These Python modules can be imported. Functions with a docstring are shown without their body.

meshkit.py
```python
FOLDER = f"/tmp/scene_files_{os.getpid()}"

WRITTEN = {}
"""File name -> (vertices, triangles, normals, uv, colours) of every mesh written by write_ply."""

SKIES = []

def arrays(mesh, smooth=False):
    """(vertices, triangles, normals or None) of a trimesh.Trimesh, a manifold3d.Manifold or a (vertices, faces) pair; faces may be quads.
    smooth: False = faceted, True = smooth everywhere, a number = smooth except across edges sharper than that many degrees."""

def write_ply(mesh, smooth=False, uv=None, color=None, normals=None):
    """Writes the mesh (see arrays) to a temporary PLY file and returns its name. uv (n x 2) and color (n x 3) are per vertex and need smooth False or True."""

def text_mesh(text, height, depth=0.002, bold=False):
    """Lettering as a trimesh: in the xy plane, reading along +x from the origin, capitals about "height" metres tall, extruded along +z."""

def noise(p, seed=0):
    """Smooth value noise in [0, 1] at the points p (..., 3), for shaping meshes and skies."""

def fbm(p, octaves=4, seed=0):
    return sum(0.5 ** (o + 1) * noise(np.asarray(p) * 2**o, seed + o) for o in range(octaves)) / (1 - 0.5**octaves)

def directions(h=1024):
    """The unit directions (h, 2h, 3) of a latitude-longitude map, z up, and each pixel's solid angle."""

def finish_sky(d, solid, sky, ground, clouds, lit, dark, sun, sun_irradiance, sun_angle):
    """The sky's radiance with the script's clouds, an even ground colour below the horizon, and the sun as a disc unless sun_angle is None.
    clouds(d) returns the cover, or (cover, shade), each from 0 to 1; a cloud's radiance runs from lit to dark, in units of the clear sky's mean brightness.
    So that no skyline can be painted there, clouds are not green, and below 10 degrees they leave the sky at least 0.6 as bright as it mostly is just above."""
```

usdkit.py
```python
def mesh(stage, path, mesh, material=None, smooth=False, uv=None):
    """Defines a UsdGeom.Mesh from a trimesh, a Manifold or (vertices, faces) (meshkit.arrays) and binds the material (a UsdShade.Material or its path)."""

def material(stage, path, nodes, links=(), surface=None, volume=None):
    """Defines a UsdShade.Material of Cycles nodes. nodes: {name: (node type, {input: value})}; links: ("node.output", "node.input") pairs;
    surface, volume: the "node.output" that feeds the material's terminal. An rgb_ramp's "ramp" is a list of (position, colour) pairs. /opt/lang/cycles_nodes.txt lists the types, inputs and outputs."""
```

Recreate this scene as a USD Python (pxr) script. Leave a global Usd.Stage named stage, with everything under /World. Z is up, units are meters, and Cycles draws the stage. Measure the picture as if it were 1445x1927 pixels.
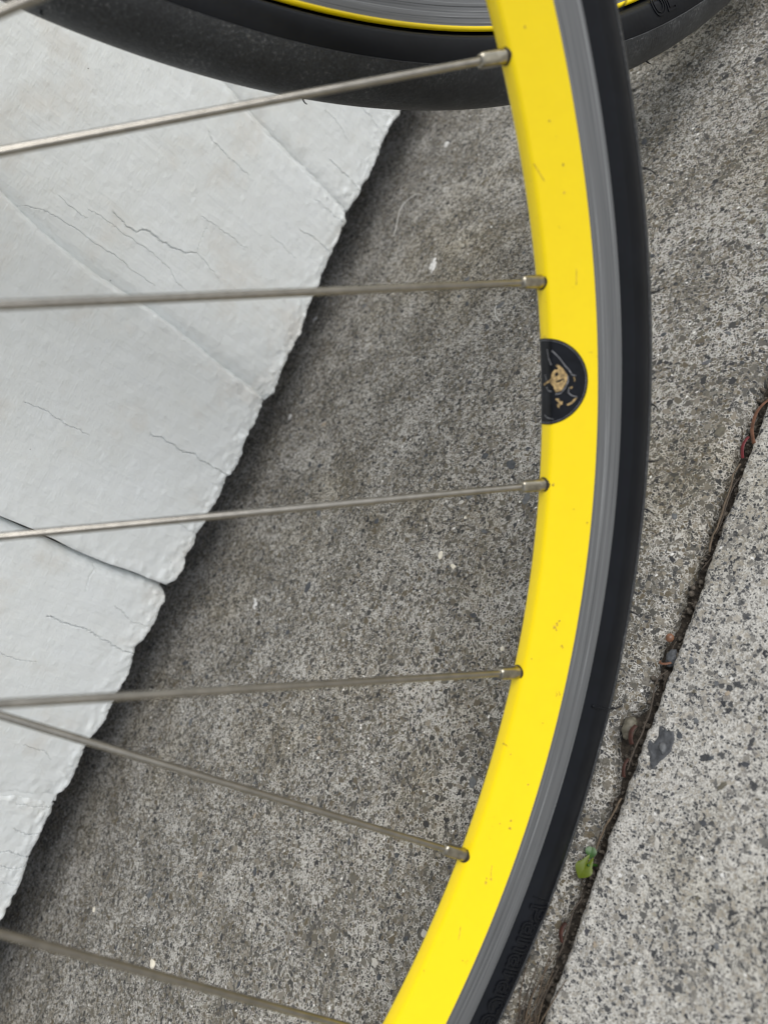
import math, random
import numpy as np, trimesh, shapely, usdkit, meshkit
from scipy.spatial import Delaunay
from pxr import Usd, UsdGeom, UsdLux, UsdShade, Gf, Sdf

random.seed(4)
rng = np.random.default_rng(7)
stage = Usd.Stage.CreateInMemory()
UsdGeom.SetStageUpAxis(stage, UsdGeom.Tokens.z)
UsdGeom.SetStageMetersPerUnit(stage, 1.0)
UsdGeom.Xform.Define(stage, '/World')
UsdGeom.Scope.Define(stage, '/World/Looks')

# ------------------------------------------------------------------ camera, sky, sun, exposure
# world: x runs along the wall, y towards the wall, z up, the lens stands above the origin; shapes below are written in millimetres
RIGHT, UP, BACK = (0.403542, -0.642971, -0.650955), (0.898949, 0.146100, 0.412971), (-0.170424, -0.751826, 0.636956)
CAM_H = 0.24851
cam = UsdGeom.Camera.Define(stage, '/World/camera')
cam.AddTransformOp().Set(Gf.Matrix4d(*RIGHT, 0, *UP, 0, *BACK, 0, 0, 0, CAM_H, 1))
FOCAL = 5.7
cam.CreateFocalLengthAttr(FOCAL)
cam.CreateHorizontalApertureAttr(FOCAL * 1445 / 1447)
cam.CreateVerticalApertureAttr(FOCAL * 1927 / 1447)
cam.CreateClippingRangeAttr(Gf.Vec2f(0.005, 100))
cam.CreateFStopAttr(2.2)
cam.CreateFocusDistanceAttr(0.305)
cam.CreateExposureAttr(0.55)

SUN_DIR = np.array([0.36, -0.53, 0.78]); SUN_DIR /= np.linalg.norm(SUN_DIR)
SUN_EL, SUN_ROT = math.asin(SUN_DIR[2]), math.atan2(SUN_DIR[0], SUN_DIR[1])
dome = UsdLux.DomeLight.Define(stage, '/World/sky')
dome.GetPrim().SetCustomDataByKey('kind', 'structure')
sky = usdkit.material(stage, '/World/Looks/sky', {
    's': ('sky_texture', {'sky_type': 'single_scattering', 'sun_disc': False, 'sun_elevation': SUN_EL, 'sun_rotation': SUN_ROT}),
    'grey': ('hsv', {'saturation': 0.30, 'value': 1.0}),
    'tc': ('texture_coordinate', {}),
    'n': ('noise_texture', {'scale': 2.2, 'detail': 4.0}),
    'cl': ('map_range', {'from_min': 0.3, 'from_max': 0.7, 'to_min': 0.88, 'to_max': 1.12, 'clamp': True}),
    'm': ('vector_math', {'math_type': 'scale'}),
    'bg': ('background_shader', {'strength': 0.085})},
    [('s.color', 'grey.color'), ('tc.generated', 'n.vector'), ('n.fac', 'cl.value'), ('grey.color', 'm.vector1'), ('cl.result', 'm.scale'), ('m.vector', 'bg.color')], surface='bg.background')
UsdShade.MaterialBindingAPI.Apply(dome.GetPrim()).Bind(sky)
sun = UsdLux.DistantLight.Define(stage, '/World/sun')
sun.CreateNormalizeAttr(True); sun.CreateIntensityAttr(0.50); sun.CreateAngleAttr(42.0); sun.CreateColorAttr(Gf.Vec3f(1, 0.99, 0.97))
zx = np.cross([0, 0, 1], SUN_DIR); zx /= np.linalg.norm(zx); zy = np.cross(SUN_DIR, zx)
sun.AddTransformOp().Set(Gf.Matrix4d(*zx, 0, *zy, 0, *SUN_DIR, 0, 0, 0, 3, 1))

# ------------------------------------------------------------------ helpers
taken = {}
def numbered(parent, name):
    k = taken.get((parent, name), 0); taken[(parent, name)] = k + 1
    return f'{parent}/{name}' + (f'_{k:03d}' if k else '')
def tag(prim, label=None, cat=None, group=None, kind=None):
    for k, v in (('label', label), ('category', cat), ('group', group), ('kind', kind)):
        if v: prim.SetCustomDataByKey(k, v)
    return prim
def path_of(parent): return '/World' if parent is None else str(parent.GetPath())
def obj(name, m, mat, parent=None, smooth=30, **k):
    """ONE mesh; m is a trimesh or (vertices, faces) in millimetres in its parent's frame"""
    v, f = (m.vertices, m.faces) if hasattr(m, 'vertices') else m
    p = usdkit.mesh(stage, numbered(path_of(parent), name), (np.asarray(v, float) * 0.001, np.asarray(f)), mat, smooth).GetPrim()
    return tag(p, **k)
def thing(name, label=None, cat=None, group=None, kind=None, mat4=None):
    x = UsdGeom.Xform.Define(stage, numbered('/World', name))
    if mat4 is not None: x.AddTransformOp().Set(Gf.Matrix4d(*[float(a) for a in np.asarray(mat4).ravel()]))
    return tag(x.GetPrim(), label, cat, group, kind)
def cat_mesh(*ms):
    V, F, n = [], [], 0
    for m in ms:
        v, f = (m.vertices, m.faces) if hasattr(m, 'vertices') else m
        V.append(v); F.append(np.asarray(f) + n); n += len(v)
    return np.vstack(V), np.vstack(F)
def lathe(profile, n, t0=0.0, t1=2 * math.pi, wob=None):
    """profile: (r, a) rows, turned about the local z axis; normals point to the left of the profile's run"""
    p = np.asarray(profile, float); full = abs(t1 - t0 - 2 * math.pi) < 1e-9
    t = np.linspace(t0, t1, n, endpoint=not full); m = len(p); k = n if full else n - 1
    r = p[None, :, 0] + (0 if wob is None else wob[0]); a = p[None, :, 1] + np.zeros((n, 1))
    v = np.stack([r * np.cos(t)[:, None], r * np.sin(t)[:, None], a], -1).reshape(-1, 3)
    i, j = np.meshgrid(np.arange(k), np.arange(m - 1), indexing='ij'); i2 = (i + 1) % n
    A, B, C_, D = (i * m + j).ravel(), (i2 * m + j).ravel(), (i2 * m + j + 1).ravel(), (i * m + j + 1).ravel()
    return v, np.vstack([np.stack([A, B, C_], 1), np.stack([A, C_, D], 1)])
def tube(pts, rad, n=7, flat=1.0, cap=True):
    P = np.asarray(pts, float); R = np.broadcast_to(np.asarray(rad, float), (len(P),))
    T = np.gradient(P, axis=0); T /= np.linalg.norm(T, axis=1, keepdims=True)
    u = np.cross(T[0], [0.13, 0.21, 1.0]); u /= np.linalg.norm(u); V = []
    for p, t, r in zip(P, T, R):
        u = u - t * (u @ t); u /= np.linalg.norm(u); w = np.cross(t, u)
        for a in np.linspace(0, 2 * np.pi, n, endpoint=False): V.append(p + r * (np.cos(a) * u + flat * np.sin(a) * w))
    F = []
    for i in range(len(P) - 1):
        for j in range(n):
            a, b, c, d_ = i * n + j, i * n + (j + 1) % n, (i + 1) * n + (j + 1) % n, (i + 1) * n + j
            F += [(a, b, c), (a, c, d_)]
    if cap:
        V += [P[0], P[-1]]; a, b = len(V) - 2, len(V) - 1; o = (len(P) - 1) * n
        for j in range(n): F += [(a, (j + 1) % n, j), (b, o + j, o + (j + 1) % n)]
    return np.array(V), np.array(F)
def curve(pts, n):
    """a smooth run through the points"""
    from scipy.interpolate import CubicSpline
    P = np.asarray(pts, float); s = np.r_[0, np.cumsum(np.linalg.norm(np.diff(P, axis=0), axis=1))]
    return CubicSpline(s, P)(np.linspace(0, s[-1], n))
def fix(v, f, up):
    """turns the faces of an open sheet so that their normals follow the vector up"""
    v, f = np.asarray(v), np.asarray(f)
    n = np.cross(v[f[:, 1]] - v[f[:, 0]], v[f[:, 2]] - v[f[:, 0]])
    f = f.copy(); b = n @ np.asarray(up, float) < 0; f[b] = f[b][:, [0, 2, 1]]
    return v, f
def fb(p, scale, seed, oct=3): return meshkit.fbm(np.asarray(p) / scale + 50.0, oct, seed) - 0.5

# ------------------------------------------------------------------ materials
def mat(name, nodes, links, surface='p.BSDF'): return usdkit.material(stage, f'/World/Looks/{name}', nodes, links, surface=surface)
def plain(name, color, rough=0.5, metal=0.0, noise=None, bump=None, **more):
    """one colour with a slight grain. noise = (scale, darker, lighter); bump = (scale, metres)"""
    nodes = {'p': ('principled_bsdf', {'base_color': color, 'roughness': rough, 'metallic': metal, **more}), 'tc': ('texture_coordinate', {})}
    links = []
    if noise:
        nodes['n'] = ('noise_texture', {'scale': noise[0], 'detail': 4.0, 'roughness': 0.6})
        nodes['r'] = ('rgb_ramp', {'ramp': [(0.3, [c * noise[1] for c in color]), (0.7, [c * noise[2] for c in color])]})
        links += [('tc.object', 'n.vector'), ('n.fac', 'r.fac'), ('r.color', 'p.base_color')]
    if bump:
        nodes['bn'] = ('noise_texture', {'scale': bump[0], 'detail': 3.0})
        nodes['b'] = ('bump', {'distance': bump[1], 'strength': 1.0})
        links += [('tc.object', 'bn.vector'), ('bn.fac', 'b.height'), ('b.normal', 'p.normal')]
    return mat(name, nodes, links)

def concrete(name, cement, grains, patch, cover, s1, s2):
    """cement paste with sand grains and small stones worn flush; all in metres, from the position"""
    N = {'g': ('geometry', {}),
         'dn': ('noise_texture', {'scale': 950.0, 'detail': 3.0}), 'd0': ('vector_math', {'math_type': 'subtract', 'vector2': (0.5, 0.5, 0.5)}),
         'd1': ('vector_math', {'math_type': 'scale', 'scale': 0.0016}), 'v': ('vector_math', {'math_type': 'add'})}
    L = [('g.position', 'dn.vector'), ('dn.color', 'd0.vector1'), ('d0.vector', 'd1.vector1'), ('g.position', 'v.vector1'), ('d1.vector', 'v.vector2')]
    for k, s in (('a', s1), ('c', s2)):
        N |= {k + 'f': ('voronoi_texture', {'feature': 'f1', 'scale': s}), k + 'e': ('voronoi_texture', {'feature': 'distance_to_edge', 'scale': s}),
              k + 's': ('separate_color', {}), k + 'k': ('rgb_ramp', {'ramp': grains})}
        L += [('v.vector', k + 'f.vector'), ('v.vector', k + 'e.vector'), (k + 'f.color', k + 's.color'), (k + 's.r', k + 'k.fac')]
    # how much of each cell its grain fills: from none to nearly all
    N |= {'pn': ('noise_texture', {'scale': 38.0, 'detail': 4.0, 'roughness': 0.6}),
          'cv': ('map_range', {'from_min': 0.3, 'from_max': 0.7, 'to_min': cover[1] + 0.10, 'to_max': cover[1] - 0.10, 'clamp': True}),
          'at': ('math', {'math_type': 'multiply_add', 'value2': 0.30}), 'ad': ('math', {'math_type': 'subtract'}),
          'am': ('map_range', {'range_type': 'smoothstep', 'from_min': -0.015, 'from_max': 0.06, 'to_min': 0.0, 'to_max': 1.0}),
          'ct': ('map_range', {'from_min': 0.0, 'from_max': 1.0, 'to_min': 0.0, 'to_max': 1.0}),
          'cg': ('map_range', {'range_type': 'smoothstep', 'from_min': cover[0], 'from_max': cover[0] + 0.02, 'to_min': 0.0, 'to_max': 1.0}),
          'cd': ('map_range', {'range_type': 'smoothstep', 'from_min': 0.10, 'from_max': 0.16, 'to_min': 0.0, 'to_max': 1.0}),
          'cm': ('math', {'math_type': 'multiply'})}
    L += [('g.position', 'pn.vector'), ('pn.fac', 'cv.value'), ('as.g', 'at.value1'), ('cv.result', 'at.value3'),
          ('ae.distance', 'ad.value1'), ('at.value', 'ad.value2'), ('ad.value', 'am.value'),
          ('cs.g', 'cg.value'), ('ce.distance', 'cd.value'), ('cg.result', 'cm.value1'), ('cd.result', 'cm.value2')]
    # cement tone: fine mottling, broad stains, pale specks
    N |= {'fn': ('noise_texture', {'scale': 1500.0, 'detail': 3.0, 'roughness': 0.7}),
          'fr': ('rgb_ramp', {'ramp': [(0.25, [c * 0.5 for c in cement]), (0.5, cement), (0.72, [min(c * 1.45, 0.9) for c in cement])]}),
          'bn': ('noise_texture', {'scale': 11.0, 'detail': 5.0, 'roughness': 0.65}),
          'br': ('rgb_ramp', {'ramp': patch}), 'mul': ('mix', {'mix_type': 'multiply', 'fac': 1.0}),
          'm1': ('mix', {'mix_type': 'mix'}), 'm2': ('mix', {'mix_type': 'mix'}), 'm3': ('mix', {'mix_type': 'mix', 'color2': (0.72, 0.71, 0.68)}),
          'wv': ('voronoi_texture', {'feature': 'f1', 'scale': 420.0}), 'ws': ('separate_color', {}),
          'w1': ('math', {'math_type': 'greater_than', 'value2': 0.986}), 'w2': ('math', {'math_type': 'less_than', 'value2': 0.22}), 'w3': ('math', {'math_type': 'multiply'})}
    L += [('g.position', 'fn.vector'), ('fn.fac', 'fr.fac'), ('g.position', 'bn.vector'), ('bn.fac', 'br.fac'),
          ('fr.color', 'm1.color1'), ('ak.color', 'm1.color2'), ('am.result', 'm1.fac'),
          ('m1.color', 'm2.color1'), ('ck.color', 'm2.color2'), ('cm.value', 'm2.fac'),
          ('m2.color', 'mul.color1'), ('br.color', 'mul.color2'),
          ('v.vector', 'wv.vector'), ('wv.color', 'ws.color'), ('ws.b', 'w1.value1'), ('wv.distance', 'w2.value1'), ('w1.value', 'w3.value1'), ('w2.value', 'w3.value2'),
          ('mul.color', 'm3.color1'), ('w3.value', 'm3.fac')]
    N |= {'h0': ('math', {'math_type': 'multiply', 'value2': -0.55}), 'h1': ('math', {'math_type': 'add'}),
          'b': ('bump', {'strength': 0.9, 'distance': 0.00042}), 'p': ('principled_bsdf', {'roughness': 0.82, 'specular_ior_level': 0.3})}
    L += [('am.result', 'h0.value1'), ('h0.value', 'h1.value1'), ('fn.fac', 'h1.value2'), ('h1.value', 'b.height'), ('b.normal', 'p.normal'), ('m3.color', 'p.base_color')]
    return mat(name, N, L)

GR = [(0.0, (0.040, 0.041, 0.044)), (0.25, (0.085, 0.082, 0.074)), (0.45, (0.135, 0.126, 0.106)), (0.6, (0.12, 0.10, 0.068)), (0.8, (0.18, 0.172, 0.155)), (0.93, (0.25, 0.225, 0.18)), (1.0, (0.050, 0.053, 0.060))]
GR2 = [(0.0, (0.04, 0.042, 0.046)), (0.3, (0.10, 0.10, 0.10)), (0.5, (0.22, 0.21, 0.19)), (0.72, (0.33, 0.30, 0.25)), (0.9, (0.42, 0.39, 0.34)), (1.0, (0.06, 0.06, 0.07))]
M_SLAB = concrete('worn_concrete', (0.42, 0.408, 0.382), GR, [(0.33, (0.90, 0.86, 0.77)), (0.48, (1, 0.99, 0.97)), (0.68, (1.05, 1.05, 1.05))], (0.78, -0.10), 860.0, 370.0)
M_SLAB2 = concrete('pale_concrete', (0.48, 0.465, 0.43), GR2, [(0.33, (0.86, 0.84, 0.78)), (0.5, (1, 1, 1)), (0.68, (1.08, 1.08, 1.08))], (0.86, -0.04), 1000.0, 430.0)
M_STONE = [plain('slate_stone', (0.050, 0.054, 0.060), 0.6, noise=(500, .6, 1.5)), plain('grey_stone', (0.10, 0.104, 0.108), 0.65, noise=(500, .7, 1.4)),
           plain('olive_stone', (0.105, 0.095, 0.07), 0.65, noise=(500, .7, 1.4)), plain('tan_stone', (0.30, 0.25, 0.19), 0.7, noise=(500, .8, 1.2)), plain('pale_stone', (0.46, 0.44, 0.40), 0.7, noise=(500, .8, 1.1))]
M_SOIL = plain('soil', (0.030, 0.024, 0.018), 0.95, noise=(700, .35, 2.2), bump=(900, 0.0008))

# white gloss paint, many coats: brush strokes across the boards, specks of dirt, a little grime
wn = {'g': ('geometry', {}), 'mp': ('mapping', {'scale': (0.16, 1.0, 1.0)}), 'mq': ('mapping', {'scale': (1.0, 1.0, 0.14)}),
      'n1': ('noise_texture', {'scale': 1250.0, 'detail': 2.0, 'roughness': 0.5}), 'n2': ('noise_texture', {'scale': 420.0, 'detail': 3.0}), 'n3': ('noise_texture', {'scale': 160.0, 'detail': 3.0}),
      'a1': ('math', {'math_type': 'multiply', 'value2': 0.42}), 'a2': ('math', {'math_type': 'multiply_add', 'value2': 0.9}), 'a3': ('math', {'math_type': 'multiply_add', 'value2': 1.1}),
      'b': ('bump', {'strength': 1.0, 'distance': 0.0003}),
      'gn': ('noise_texture', {'scale': 22.0, 'detail': 5.0, 'roughness': 0.65}),
      'gr': ('rgb_ramp', {'ramp': [(0.28, (0.66, 0.65, 0.62)), (0.46, (0.715, 0.74, 0.74)), (0.75, (0.735, 0.765, 0.78))]}),
      'sv': ('voronoi_texture', {'feature': 'f1', 'scale': 135.0}), 'ss': ('separate_color', {}), 's1': ('math', {'math_type': 'greater_than', 'value2': 0.93}), 's2': ('math', {'math_type': 'less_than', 'value2': 0.036}), 's3': ('math', {'math_type': 'multiply'}),
      'm': ('mix', {'mix_type': 'mix', 'color2': (0.09, 0.085, 0.08)}), 'p': ('principled_bsdf', {'roughness': 0.38, 'specular_ior_level': 0.5})}
wl = [('g.position', 'mp.vector'), ('g.position', 'mq.vector'), ('mp.vector', 'n1.vector'), ('mq.vector', 'n2.vector'), ('g.position', 'n3.vector'),
      ('n1.fac', 'a1.value1'), ('n2.fac', 'a2.value1'), ('a1.value', 'a2.value3'), ('n3.fac', 'a3.value1'), ('a2.value', 'a3.value3'), ('a3.value', 'b.height'), ('b.normal', 'p.normal'),
      ('g.position', 'gn.vector'), ('gn.fac', 'gr.fac'), ('g.position', 'sv.vector'), ('sv.color', 'ss.color'), ('ss.r', 's1.value1'), ('sv.distance', 's2.value1'), ('s1.value', 's3.value1'), ('s2.value', 's3.value2'),
      ('gr.color', 'm.color1'), ('s3.value', 'm.fac'), ('m.color', 'p.base_color')]
M_WHITE = mat('white_paint', wn, wl)
M_FOUND = plain('foundation', (0.16, 0.15, 0.14), 0.9, noise=(60, .6, 1.3))
M_DARKGAP = plain('raw_wood', (0.05, 0.042, 0.035), 0.9, noise=(200, .5, 1.5))

# yellow rim paint with flecks of brake dust
yn = {'tc': ('texture_coordinate', {}), 'n': ('noise_texture', {'scale': 160.0, 'detail': 5.0, 'roughness': 0.75}), 'r': ('rgb_ramp', {'ramp': [(0.0, (0.10, 0.07, 0.02)), (0.30, (0.40, 0.25, 0.02)), (0.335, (0.83, 0.61, 0.0)), (1.0, (0.87, 0.655, 0.0))]}),
      'n2': ('noise_texture', {'scale': 900.0, 'detail': 2.0}), 'b': ('bump', {'strength': 0.5, 'distance': 0.00004}),
      'p': ('principled_bsdf', {'roughness': 0.27, 'specular_ior_level': 0.5})}
M_YELLOW = mat('yellow_paint', yn, [('tc.object', 'n.vector'), ('n.fac', 'r.fac'), ('r.color', 'p.base_color'), ('tc.object', 'n2.vector'), ('n2.fac', 'b.height'), ('b.normal', 'p.normal')])
# machined track: rings of its own scoring, by distance from the axle
def ringed(name, dark, light, scale, metal, rough, bump):
    N = {'tc': ('texture_coordinate', {}), 'x': ('separate_xyz', {}), 'xx': ('math', {'math_type': 'multiply'}), 'yy': ('math', {'math_type': 'multiply'}), 'sm': ('math', {'math_type': 'add'}), 'r': ('math', {'math_type': 'power', 'value2': 0.5}),
         'an': ('math', {'math_type': 'arctan2'}), 'sa': ('math', {'math_type': 'multiply', 'value2': 0.0016}),
         'cv': ('combine_xyz', {}), 'n': ('noise_texture', {'scale': scale, 'detail': 4.0, 'roughness': 0.65}), 'rp': ('rgb_ramp', {'ramp': [(0.30, dark), (0.42, [a + (b - a) * .32 for a, b in zip(dark, light)]), (0.58, [a + (b - a) * .42 for a, b in zip(dark, light)]), (0.70, light)]}),
         'b': ('bump', {'strength': 0.8, 'distance': bump}), 'p': ('principled_bsdf', {'metallic': metal, 'roughness': rough})}
    L = [('tc.object', 'x.vector'), ('x.x', 'xx.value1'), ('x.x', 'xx.value2'), ('x.y', 'yy.value1'), ('x.y', 'yy.value2'), ('xx.value', 'sm.value1'), ('yy.value', 'sm.value2'), ('sm.value', 'r.value1'),
         ('x.y', 'an.value1'), ('x.x', 'an.value2'), ('an.value', 'sa.value1'), ('r.value', 'cv.x'), ('sa.value', 'cv.y'), ('x.z', 'cv.z'), ('cv.vector', 'n.vector'), ('n.fac', 'rp.fac'), ('rp.color', 'p.base_color'), ('n.fac', 'b.height'), ('b.normal', 'p.normal')]
    return mat(name, N, L)
M_TRACK = ringed('machined_aluminium', (0.035, 0.037, 0.04), (0.34, 0.35, 0.36), 1900.0, 0.35, 0.5, 0.00012)
M_RUBBER = plain('sidewall_rubber', (0.0042, 0.005, 0.007), 0.42, noise=(90, .75, 1.3), bump=(600, 0.00006), specular_ior_level=0.2)
tn = {'tc': ('texture_coordinate', {}), 'n': ('noise_texture', {'scale': 900.0, 'detail': 4.0, 'roughness': 0.75}), 'n2': ('noise_texture', {'scale': 70.0, 'detail': 4.0}), 'r': ('rgb_ramp', {'ramp': [(0.35, (0.005, 0.0055, 0.0065)), (0.6, (0.022, 0.024, 0.026)), (0.78, (0.12, 0.12, 0.12))]}),
      'ml': ('math', {'math_type': 'multiply_add', 'value2': 0.5, 'value3': -0.25}), 'ad': ('math', {'math_type': 'add'}), 'b': ('bump', {'strength': 1.0, 'distance': 0.00035}), 'p': ('principled_bsdf', {'roughness': 0.48})}
M_TREAD = mat('tread_rubber', tn, [('tc.object', 'n.vector'), ('tc.object', 'n2.vector'), ('n2.fac', 'ml.value1'), ('n.fac', 'ad.value1'), ('ml.value', 'ad.value2'), ('ad.value', 'r.fac'), ('r.color', 'p.base_color'), ('n.fac', 'b.height'), ('b.normal', 'p.normal')])
M_STEEL = plain('spoke_steel', (0.33, 0.31, 0.275), 0.30, 1.0, noise=(300, .8, 1.1), bump=(900, 0.00002))
M_BRASS = plain('nickel_plate', (0.38, 0.35, 0.285), 0.26, 1.0, noise=(500, .6, 1.15), bump=(900, 0.00004))
M_HOLE = plain('grime', (0.03, 0.022, 0.012), 0.8)
M_HUB = plain('hub_alloy', (0.55, 0.55, 0.56), 0.35, 1.0)
M_DECAL = plain('black_sticker', (0.004, 0.0045, 0.006), 0.2, noise=(240, .6, 1.8), bump=(260, 0.00012), specular_ior_level=0.3)
M_GOLD = plain('gold_print', (0.44, 0.30, 0.125), 0.5, noise=(1100, .12, 1.35))
M_LINE = plain('worn_print', (0.16, 0.16, 0.17), 0.5, noise=(900, .3, 1.6))
M_CHALK = plain('white_spatter', (0.74, 0.73, 0.71), 0.8, noise=(600, .55, 1.1), bump=(800, 0.0003))
M_CHIP = plain('cream_chip', (0.72, 0.67, 0.56), 0.7, noise=(500, .8, 1.1))
M_LEAF = mat('seedling_leaf', {'p': ('principled_bsdf', {'base_color': (0.115, 0.155, 0.008), 'roughness': 0.42}), 't': ('translucent_bsdf', {'color': (0.18, 0.23, 0.012)}), 'm': ('mix_closure', {'fac': 0.3})}, [('p.BSDF', 'm.closure1'), ('t.BSDF', 'm.closure2')], surface='m.closure')
M_LEAF2 = plain('dark_leaf', (0.025, 0.075, 0.010), 0.45, noise=(300, .7, 1.3))
M_REDBROWN = plain('dry_leaf', (0.15, 0.066, 0.036), 0.6, noise=(400, .6, 1.3), bump=(500, .0002))
M_RED = plain('red_leaf', (0.13, 0.010, 0.014), 0.5, noise=(400, .6, 1.4))
M_RUST = plain('rust_leaf', (0.05, 0.016, 0.009), 0.65, noise=(400, .5, 1.4))
M_STRAW = plain('dry_root', (0.10, 0.072, 0.046), 0.75, noise=(600, .6, 1.3))
M_STRAWD = plain('dark_root', (0.06, 0.046, 0.034), 0.8, noise=(600, .6, 1.3))
M_HAIR = plain('pale_fibre', (0.62, 0.61, 0.58), 0.6)
M_SEED = plain('brown_seed', (0.16, 0.075, 0.04), 0.38, noise=(500, .6, 1.5))
M_FLECK = plain('rim_grime', (0.48, 0.32, 0.02), 0.7, noise=(900, .5, 1.5))
M_GRIT = plain('joint_grit', (0.055, 0.046, 0.036), 0.9, noise=(900, .4, 2.4))
M_TAR = plain('dark_tar', (0.055, 0.058, 0.063), 0.65, noise=(500, .6, 1.5), bump=(600, .0003))

# ------------------------------------------------------------------ pavement: two slabs with an open joint along y = 127
def axis(lo, a, b, hi, fine, n=10):
    return np.r_[lo + (a - lo) * np.linspace(0, 1, n, endpoint=False) ** 0.5, np.arange(a, b, fine), b + (hi - b) * np.linspace(0, 1, n) ** 2]
JX = np.arange(-400, 420, 1.0)
def joint_edge(x, side):
    """the wandering edge of a slab along the joint"""
    p = np.stack([x, 0 * x, 0 * x + side * 31], -1)
    e = 1.6 * fb(p, 45, 3 + side) + 1.5 * fb(p, 9, 5 + side) + 0.9 * fb(p, 2.2, 8 + side, 2)
    if side > 0:
        e = e + 5.0 * np.exp(-((x - 9) / 9.0) ** 4) + 1.8 * np.exp(-((x - 41) / 5.0) ** 2) + 1.2 * np.exp(-((x + 36) / 4.0) ** 2)
    return e
def slab(side):
    xs = axis(-2500, -300, 400, 2500, 1.15)
    if side > 0:   # from the joint towards and under the wall
        off = np.r_[np.arange(0, 12, 0.35), np.arange(12, 360, 1.15), 360 + 700 * np.linspace(0, 1, 10) ** 2]
    else:
        off = np.r_[np.arange(0, 6, 0.3), np.arange(6, 170, 1.15), 170 + 2000 * np.linspace(0, 1, 12) ** 2]
    X, Of = np.meshgrid(xs, off, indexing='ij')
    e = joint_edge(xs, side)[:, None] * np.exp(-Of / 10)
    if side > 0:
        Y = 130.2 + Of + e; rad = 8.0; t = np.clip(Of, 0, rad)
        Z = -0.8 * (rad - np.sqrt(np.maximum(rad ** 2 - (rad - t) ** 2, 0)))
    else:
        Y = 124.9 - Of + e; rad = 3.2; t = np.clip(Of, 0, rad)
        Z = -0.7 * (rad - np.sqrt(np.maximum(rad ** 2 - (rad - t) ** 2, 0)))
    P = np.stack([X, Y, 0 * X], -1)
    near = np.exp(-(Of / 6.0))
    Z = Z + 0.55 * fb(P, 26, 11, 2) + 0.62 * fb(P, 3.2, 12, 3) + near * 1.2 * fb(P, 3.0, 17, 2)
    V = np.stack([X, Y, Z], -1)
    low = V[:, :1].copy(); low[..., 2] = -60; low[..., 1] += -side * 0.1
    V = np.concatenate([low, V], 1); n, m = V.shape[:2]
    i, j = np.meshgrid(np.arange(n - 1), np.arange(m - 1), indexing='ij'); a = (i * m + j).ravel()
    q = np.vstack([np.stack([a, a + m, a + m + 1], 1), np.stack([a, a + m + 1, a + 1], 1)])
    v = V.reshape(-1, 3)
    nz = np.cross(v[q[:, 1]] - v[q[:, 0]], v[q[:, 2]] - v[q[:, 0]])[:, 2]
    if np.median(nz) < 0: q = q[:, [0, 2, 1]]
    return v, q
pave = thing('pavement', kind='structure')
slab_a = obj('slab', slab(1), M_SLAB, pave, True, label='greyer slab under the wheels, worn down to its stones')
slab_b = obj('slab', slab(-1), M_SLAB2, pave, True, label='paler slab beyond the open joint')
def ground_z(x, y):
    P = np.array([[x, y, 0.0]]); return float((0.55 * fb(P, 26, 11, 2) + 0.62 * fb(P, 3.2, 12, 3))[0])
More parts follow.
